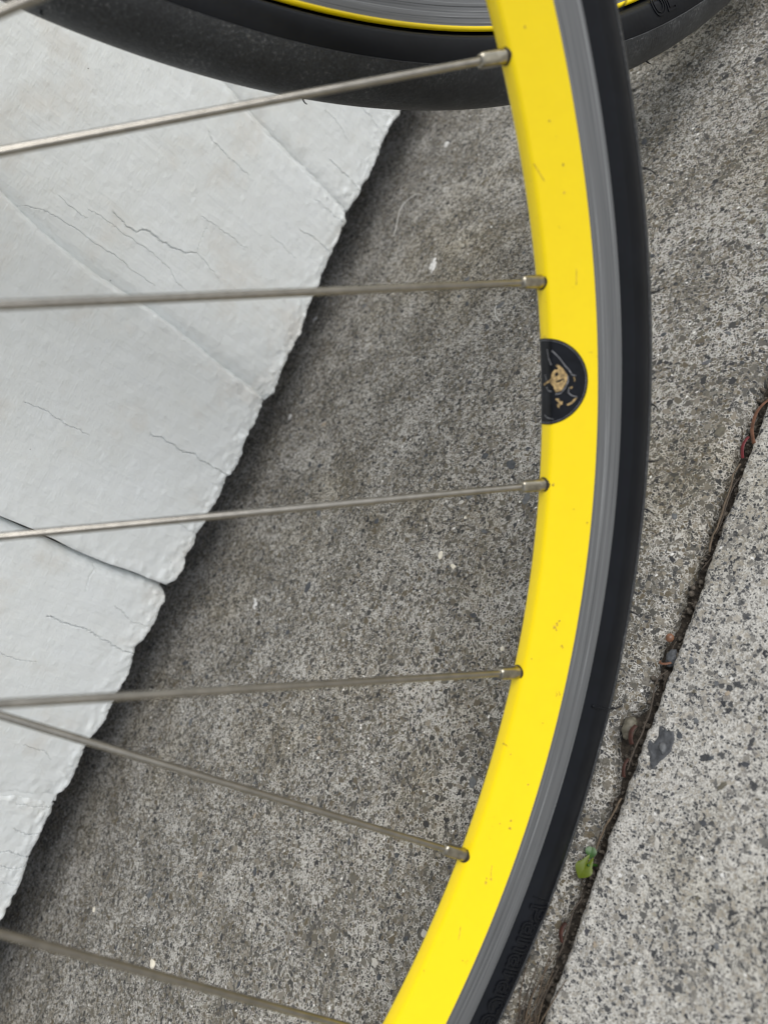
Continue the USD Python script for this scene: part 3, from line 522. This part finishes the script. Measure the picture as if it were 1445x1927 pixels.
# radial mould seams on the near side wall
def side_line(th, f_a, f_b, rad): return tube([((323 + 10.95 * math.cos(f)) * math.cos(th + .004 * (f - 1.5)), (323 + 10.95 * math.cos(f)) * math.sin(th + .004 * (f - 1.5)), 10.95 * math.sin(f)) for f in np.linspace(f_a, f_b, 14)], rad, 6)
obj('mould_seam', side_line(-.1685, 1.9, .75, np.linspace(.5, .22, 14)), M_RUBBER, ty1, True)
obj('mould_seam', side_line(-.362, 1.9, .8, .20), M_RUBBER, ty1, True)
# black round sticker wrapped over the spoke bed, with its worn gold emblem
TH, RD = 0.1514, 12.4
def on_rim(t, s, off):
    r, a, nr, na = bed_v(s); r += nr * off; a += na * off; th = TH + t / 296.0
    return (r * math.cos(th), r * math.sin(th), a)
def decal(poly, off, step=0.55, thick=0.0):
    poly = shapely.Polygon(poly).buffer(0) if not hasattr(poly, 'geom_type') else poly
    out = []
    for gm in getattr(poly, 'geoms', [poly]):
        ring = np.array(gm.segmentize(step).exterior.coords)[:-1]; holes = [np.array(h.segmentize(step).coords)[:-1] for h in gm.interiors]
        x0, y0, x1, y1 = gm.bounds; gx, gy = np.meshgrid(np.arange(x0, x1, step), np.arange(y0, y1, step)); gp = np.stack([gx.ravel(), gy.ravel()], 1); gp = gp[shapely.contains_xy(gm.buffer(-step * .4), gp[:, 0], gp[:, 1])]
        P = np.vstack([ring] + holes + [gp]); tri = Delaunay(P).simplices; c = P[tri].mean(1); tri = tri[shapely.contains_xy(gm, c[:, 0], c[:, 1])]
        V = np.array([on_rim(t, s, off) for t, s in P]); n = np.cross(V[tri[:, 1]] - V[tri[:, 0]], V[tri[:, 2]] - V[tri[:, 0]])
        nrm = np.array([np.array(on_rim(t, s, off + 1)) - np.array(on_rim(t, s, off)) for t, s in c[shapely.contains_xy(gm, c[:, 0], c[:, 1])]])
        b = (n * nrm).sum(1) < 0; tri[b] = tri[b][:, [0, 2, 1]]; out.append((V, tri))
    return cat_mesh(*out)
FLECKS = [(-72.2,8.7,.55),(-71.3,9.3,.4),(-73.0,9.4,.3),(-70.2,9.8,.35),(-30,3.4,.4),(56.7,10.1,.3),(49.9,9.4,.35),(90.5,7,.3),(-119.8,12,.3),(-133.7,10.7,.45),(-131.4,10.3,.3),(-149.4,10.5,.4),(-151,9.5,.45),(-149.9,9.2,.25),(-133.4,7.4,.2),(-112.7,4.4,.2),(-82.9,3.8,.2),(68,8.4,.3)]
SCRATCHES = [[(58.8,2.6),(57.6,3.1),(56.3,3.6),(54,4.6)],[(-165.7,7.4),(-167.4,7.9),(-169.1,8.3)],[(-145.8,9.4),(-147.4,9.7),(-148.7,10.2)],[(30,10.5),(26,10.2)]]
# flecks of grime and scratches on the yellow side face
gf = np.random.default_rng(44)
for t, s_, r in FLECKS:
    q = np.linspace(0, 2 * np.pi, 9, endpoint=False); rr = r * gf.uniform(.5, 1.3, 9); obj('grime_fleck', decal(np.stack([t + rr * np.cos(q) * 1.3, s_ + rr * np.sin(q)], 1), .05, .3), M_FLECK, rim1, True)
for L in SCRATCHES: obj('scratch', decal(shapely.LineString(L).buffer(.11), .05, .4), M_FLECK, rim1, True)
stk = obj('sticker', decal(shapely.Point(0, 0).buffer(RD, 48), 0.10), M_DECAL, w1, True, label='round black sticker with a worn gold emblem')
def pix(L): return [((657 - y) / 422.5 * RD, 2.3 + (x - 390) * (10.1 / 380)) for x, y in L]
gold = shapely.Polygon(pix([(440,490),(470,505),(500,530),(528,565),(553,602),(550,640),(536,680),(520,702),(500,730),(480,750),(452,752),(430,762),(415,738),(404,700),(392,690),(372,660),(330,672),(282,695),(280,672),(330,655),(366,640),(385,618),(388,585),(402,560),(420,540),(446,545),(455,530),(432,508)])).buffer(0)
gold = gold.difference(shapely.Polygon(pix([(424,578),(440,566),(460,580),(455,598),(432,608),(418,596)])).buffer(0)).difference(shapely.Polygon(pix([(430,655),(470,640),(512,628),(510,640),(470,662),(432,668)])).buffer(0))
gold2 = shapely.Polygon(pix([(420,826),(460,820),(474,850),(500,850),(498,880),(470,890),(462,918),(448,905),(440,880),(462,868),(440,842)])).buffer(0)
gold3 = shapely.Polygon(pix([(540,885),(590,862),(640,818),(655,822),(610,872),(560,895)])).buffer(0)
gold4 = shapely.Polygon(pix([(612,620),(632,628),(636,660),(620,668),(626,640)])).buffer(0).union(shapely.Polygon(pix([(578,715),(606,712),(602,730),(582,735)])).buffer(0))
obj('gold_emblem', decal(gold.union(gold2).union(gold3).union(gold4), 0.16, .4), M_GOLD, stk, True)
rim_line = shapely.Point(0, 0).buffer(11.9, 48).difference(shapely.Point(0, 0).buffer(11.78, 48))
lines = [shapely.LineString(pix(L)).buffer(.13) for L in ([(345,345),(360,420),(385,490)], [(400,360),(470,430),(530,510),(570,550),(600,600),(640,610)], [(556,610),(560,660),(530,720),(480,772),(430,780)], [(570,720),(560,770),(600,800),(650,812)], [(300,590),(320,640)], [(290,985),(330,1010),(400,1022)], [(320,710),(350,745),(382,750)])]
obj('outline_print', decal(shapely.unary_union(lines + [rim_line]), 0.14, .5), M_LINE, stk, True)

# ------------------------------------------------------------------ small things on the ground
def flat_blob(x, y, rx, ry, ang, seed, h=0.25, rough=.35, n=26):
    g = np.random.default_rng(seed); t = np.linspace(0, 2 * np.pi, n, endpoint=False); q = 1 + rough * (2 * meshkit.fbm(np.stack([np.cos(t) * 1.3 + seed, np.sin(t) * 1.3, 0 * t], -1), 3, seed) - 1) * 1.6
    rows = []
    for k, z in ((1.0, -.35), (.86, h * .7), (.5, h), (.2, h * .9)):
        px, py = rx * k * q * np.cos(t), ry * k * q * np.sin(t); rows.append(np.stack([x + px * math.cos(ang) - py * math.sin(ang), y + px * math.sin(ang) + py * math.cos(ang), np.full(n, z) + g.uniform(-.06, .06, n)], 1))
    V = np.vstack(rows + [[[x, y, h]]]); V[:, 2] += ground_z(x, y) + .15; F = []
    for a in range(3):
        for j in range(n): A, B = a * n + j, a * n + (j + 1) % n; F += [(A, B, B + n), (A, B + n, A + n)]
    for j in range(n): F.append((3 * n + j, 3 * n + (j + 1) % n, 4 * n))
    return V, np.array(F)
for x, y, rx, ry, an, lab in ((220.3, 344.6, 8.5, 3.2, .3, 'large white paint splash on the slab between the first two nipples and the ragged wall'), (320.3, 388.8, 4.0, 1.6, .2, 'white paint splash on the slab just under the dusty far tyre'), (188.4, 442.7, 2.4, 1.8, 0, 'white paint drop in the shade by the wall edge, above the second spoke end'),
                              (113.8, 416.7, 1.8, 1.3, .3, 'small white paint drop beside the wall edge, between second and third spoke'), (-2.9, 361.8, 2.6, 1.8, .6, 'white paint splash on the slab above the fourth spoke')):
    tag(obj('paint_splash', flat_blob(x, y, rx, ry, an, int(abs(x)) + 3, .10, .75, 34), M_CHALK, None, True), lab, 'paint splash')
for x, y, r, an, lab in ((52.5, 244.3, 1.75, .4, 'large cream paint chip on the slab left of the third and fourth nipple'), (49.1, 234.3, 1.25, 1.2, 'smaller cream paint chip beside the large one on the slab'), (72.2, 239.1, .8, 0, 'tiny white chip below the third spoke near its nipple'),
                         (-183.9, 377.5, 1.3, .6, 'white chip on the slab near the lowest tip of the wall edge'), (22.0, 192.1, .9, .2, 'tiny white chip just above the fourth nipple'), (-174.5, 312.0, 2.2, .9, 'cream chip half buried under the lowest spoke at lower left')):
    tag(obj('paint_chip', flat_blob(x, y, r * 1.2, r * .85, an, int(abs(x)) + 7, .45, .3, 14), M_CHIP, None, 40), lab, 'paint chip')
def strand(name, pts, r, m, lab, catg, parent=None, n=40, seed=0, jig=.5, flat=1.0):
    c = curve(pts, n); c = c + jig * np.stack([2 * fb(c, 4, seed + 200), 2 * fb(c, 4, seed + 201), 1.4 * fb(c, 4, seed + 202)], 1)
    return tag(obj(name, tube(c, r * (0.6 + .4 * meshkit.fbm(c / 5, 2, seed)), 7, flat), m, parent, True), lab, catg)
strand('fibre', [(278.8,387.8,.5),(279.2,398.3,.8),(273.3,402.7,1.2),(264,402.3,.8),(248.8,398.3,.4)], .30, M_HAIR, 'long pale curled fibre lying on the slab in the shade of the wall', 'fibre', jig=.3)
strand('fibre', [(188.3,278.5,.4),(184,277,.9),(178.3,271.3,.3)], .26, M_HAIR, 'short pale fibre lying on the slab below the second nipple', 'fibre', n=16, jig=.2)
# debris in the joint
strand('dry_leaf', [(144,122,.5),(137.1,123.6,2.2),(134.2,125.3,2.2),(129.4,126.2,1.6),(124.5,125.6,.6),(121.4,124.2,-.6)], 1.05, M_REDBROWN, 'curled red-brown strip of dry leaf at the upper end of the joint', 'dry leaf', jig=.2, flat=.28)
strand('red_leaf', [(123.4,126.6,.2),(119.1,126.9,.9),(115.2,126.2,-.4)], .8, M_RED, 'dark red leaf scrap wedged beside the curled brown strip', 'leaf scrap', n=18, jig=.3, flat=.35)
for i, (pts, r, lab) in enumerate((([(112.7,126.1,-.6),(105.3,126.8,.2),(93.8,126.3,-.2),(84.5,126.4,0),(78.5,125.7,-.5)], .42, 'tan root strand below the red leaf scrap in the upper joint'),
                                   ([(108,125.6,-1.6),(99,126.2,-1.2),(91,125.8,-1.2),(86,126.4,-1.8)], .28, 'thinner root strand running beside the upper tan one'),
                                   ([(34.7,125.1,-.4),(25.8,127.2,.3),(19.7,125.9,.4),(14,126,.2),(5.5,126.3,.3),(-1,126.8,-.4)], .34, 'long thin brown root in the joint beside the dark tar spot'),
                                   ([(-10,125.2,-.8),(-19.1,126.4,.2),(-24.7,127.1,.3),(-29,127.2,-.4)], .42, 'tan root in the joint above the green seedling'),
                                   ([(-44,126.5,-1),(-50,127.2,0),(-58,126.6,-.3),(-63,127.4,-1.2)], .35, 'dark root in the joint below the green seedling'))):
    strand('root', pts, r, M_STRAW if i in (0, 3) else M_STRAWD, lab, 'root', seed=10 * i, jig=.6)
sd = trimesh.creation.icosphere(3, 1.55); sd.vertices *= [1, .92, .8]; sd.vertices += .25 * np.stack([fb(sd.vertices, 1.6, 5)] * 3, 1); sd.apply_translation([45.3, 128.0, .8])
tag(obj('seed', sd, M_SEED, None, True), 'round brown seed lying in the joint halfway along', 'seed')
for x, y, z, r, m, lab in ((39.5, 126.6, -1.2, 2.3, M_TAR, 'black lump in the joint just below the brown seed'), (12.5, 132.2, -1.4, 2.9, M_STONE[2], 'olive brown clod lodged in the broken edge of the joint')):
    s = trimesh.creation.icosphere(3, r); s.vertices *= [1.35, .75, .7]; s.vertices *= 1 + .8 * fb(s.vertices + x, 1.6, 9, 3)[:, None]; s.apply_translation([x, y, z - 1.2]); tag(obj('clod', s, m, None, True), lab, 'clod')
strand('curled_leaf', [(36.8,128.6,.3),(35.9,127.2,1.4),(36.4,125.8,1.2),(37.4,124.9,.2)], .55, M_REDBROWN, 'small curled pinkish leaf across the joint below the black lump', 'dry leaf', n=18, jig=.1, flat=.4)
strand('rust_leaf', [(13.5,128.6,.2),(10.6,129.2,.8),(7.2,128.2,-.2)], 1.2, M_RUST, 'rust red leaf scrap next to the olive clod', 'leaf scrap', n=14, jig=.3, flat=.4)
strand('rust_leaf', [(2.6,127.6,-.6),(-.8,127.6,.4),(-3.4,127.0,-.6)], .9, M_RUST, 'rust red leaf scrap at the foot of the long thin root', 'leaf scrap', n=14, seed=4, jig=.3, flat=.4)
strand('rust_leaf', [(-53.0,128.2,-.4),(-55.8,128.2,.6),(-58.6,127.4,-.5)], 1.0, M_RUST, 'rust red leaf scrap below the green seedling, near the lettering', 'leaf scrap', n=14, seed=7, jig=.3, flat=.4)
tarp = shapely.Polygon([(16.5,121.6),(15.4,119.0),(16.3,116.2),(14,115.0),(10,114.8),(6,116.8),(2.4,118.6),(4.2,120.2),(6.5,120.9),(8.2,122.6),(11,122.8),(10.4,121.2),(13.2,120.6)]).segmentize(.5)
rg = np.array(tarp.exterior.coords)[:-1]; rg = rg + .5 * np.stack([fb(np.c_[rg, 0 * rg[:, 0]], 1.4, 3), fb(np.c_[rg, 0 * rg[:, 0]], 1.4, 4)], 1); tarp = shapely.Polygon(rg).buffer(0)
gx, gy = np.meshgrid(np.arange(0, 20, .45), np.arange(112, 125, .45)); gp = np.stack([gx.ravel(), gy.ravel()], 1); gp = gp[shapely.contains_xy(tarp.buffer(-.2), gp[:, 0], gp[:, 1])]; P = np.vstack([rg, gp]); tri = Delaunay(P).simplices; c = P[tri].mean(1); tri = tri[shapely.contains_xy(tarp, c[:, 0], c[:, 1])]
P3 = np.c_[P, 0 * P[:, 0]]; zz = 0.55 * fb(P3, 26, 11, 2) + 0.62 * fb(P3, 3.2, 12, 3) + np.where(np.arange(len(P)) < len(rg), .02, .22) + .15 * fb(P3, 1.2, 6)
tag(obj('tar_spot', fix(np.c_[P, zz], tri, (0, 0, 1)), M_TAR, None, True), 'dark blue-grey tar spot on the pale slab beside the joint', 'tar spot')
tag(obj('pebble', pebble(10.2, 117.6, 1.7, .75, 77, 1.3, .2, .3, 12), M_STONE[1], None, True), 'grey pebble stuck in the dark tar spot', 'pebble')
# seedling: two heart-joined seed leaves and a darker young leaf on short stalks
sl = thing('seedling', 'tiny green seedling with two pale seed leaves growing out of the joint', 'plant')
def heart(base, d_, up, L, W, fold, notch, n=14):
    """a leaf with a midrib fold; notch > 0 pulls two lobes back past the stalk into a heart"""
    d_, up = np.array(d_, float), np.array(up, float); d_ /= np.linalg.norm(d_); up -= d_ * (up @ d_); up /= np.linalg.norm(up); s_ = np.cross(d_, up); out = []
    for g in (-1, 1):
        V = []
        for i in range(n + 1):
            q = i / n; wd = W * math.sin(math.pi * (q * .86 + .14)) ** .8 * (1 - .45 * q) / .62
            for k in np.linspace(0, 1, 6):   # from the midrib out to the edge
                t = q - notch * (1 - q) ** 2 * math.sin(math.pi * min(k * 1.15, 1)) * 1.6
                V.append(np.array(base) + d_ * L * t + s_ * g * wd * k + up * (fold * wd * k - .12 * wd * k * k + .10 * L * math.sin(math.pi * q)))
        V = np.array(V); F = [(i * 6 + k, i * 6 + k + 1, i * 6 + k + 7) for i in range(n) for k in range(5)] + [(i * 6 + k, i * 6 + k + 7, i * 6 + k + 6) for i in range(n) for k in range(5)]
        v, f = fix(V, np.array(F), up); out += [(v, f), (v - up * .18, f[:, [0, 2, 1]])]
    return cat_mesh(*out)
obj('seed_leaf', heart((-33.4, 127.8, 1.0), (-1, .16, .05), (0, -.40, 1), 5.3, 2.1, .22, .34), M_LEAF, sl, True)
obj('young_leaf', heart((-28.2, 128.4, .5), (-1, -.12, -.1), (0, -.5, 1), 3.6, 1.35, .2, .02), M_LEAF2, sl, True)
obj('stalk', tube(curve([(-33.0, 127.0, -4), (-33.2, 127.1, -1), (-33.6, 127.0, 1.6)], 10), .45, 7), M_LEAF2, sl, True)
# dry grass at the lower end of the joint
gg = np.random.default_rng(5)
tuft = thing('dry_grass', 'tuft of thin tan dry grass at the lower end of the joint', 'dry grass')
for k in range(26):
    x0, y0 = -86 + gg.uniform(-7, 5), 128 + gg.uniform(-2, 3.5); a = gg.uniform(-.9, .9) if k < 14 else gg.uniform(1.2, 5.0); ln = gg.uniform(9, 24) if k < 14 else gg.uniform(4, 8)
    pts = [(x0, y0, -1.5), (x0 + ln * .5 * math.cos(a * .6), y0 + ln * .35 * math.sin(a) * .5, gg.uniform(.2, 2.2)), (x0 + ln * math.cos(a * .5), y0 + ln * .45 * math.sin(a) * .6, gg.uniform(-.8, 1.6))]
    obj('blade', tube(curve(pts, 14), np.linspace(.30, .12, 14), 5), M_STRAW if k % 3 else M_STRAWD, tuft, True)

# loose grit and crumbs packed in the joint
gj = np.random.default_rng(12); parts = []
for k in range(420):
    x, y = gj.uniform(-100, 160), 127.6 + gj.normal(0, 1.5); r = float(np.clip(gj.lognormal(-.75, .45), .2, 1.3))
    m = trimesh.creation.icosphere(1, r); m.vertices *= gj.uniform(.6, 1.3, 3); m.vertices *= 1 + .5 * fb(m.vertices + k, r, 9, 2)[:, None]; m.apply_translation([x, y, -5.6 + 2.6 * fb(np.array([[x, y, 0.]]), 14, 40)[0] + abs(y - 127.6) * .55]); parts.append(m)
tag(obj('grit', cat_mesh(*parts), M_GRIT, None, 30), 'dark grit and crumbs packed along the open joint', 'grit', None, 'stuff')
for k in range(9):
    x = gj.uniform(-95, 150); y = 127.4 + gj.normal(0, .9); a = gj.normal(0, .35); ln = gj.uniform(3, 9); z = -4.2 + gj.uniform(-.5, 2.2)
    parts_ = [(x, y, z), (x + ln * .5 * math.cos(a), y + ln * .5 * math.sin(a) + gj.uniform(-.6, .6), z + gj.uniform(0, 1)), (x + ln * math.cos(a), y + ln * math.sin(a), z + gj.uniform(-.4, .6))]
    if k == 0: crumbs = []
    crumbs.append(tube(curve(parts_, 9), np.linspace(.28, .14, 9), 5))
tag(obj('straw_litter', cat_mesh(*crumbs), M_STRAWD, None, True), 'thin broken straw litter scattered along the open joint', 'litter', None, 'stuff')
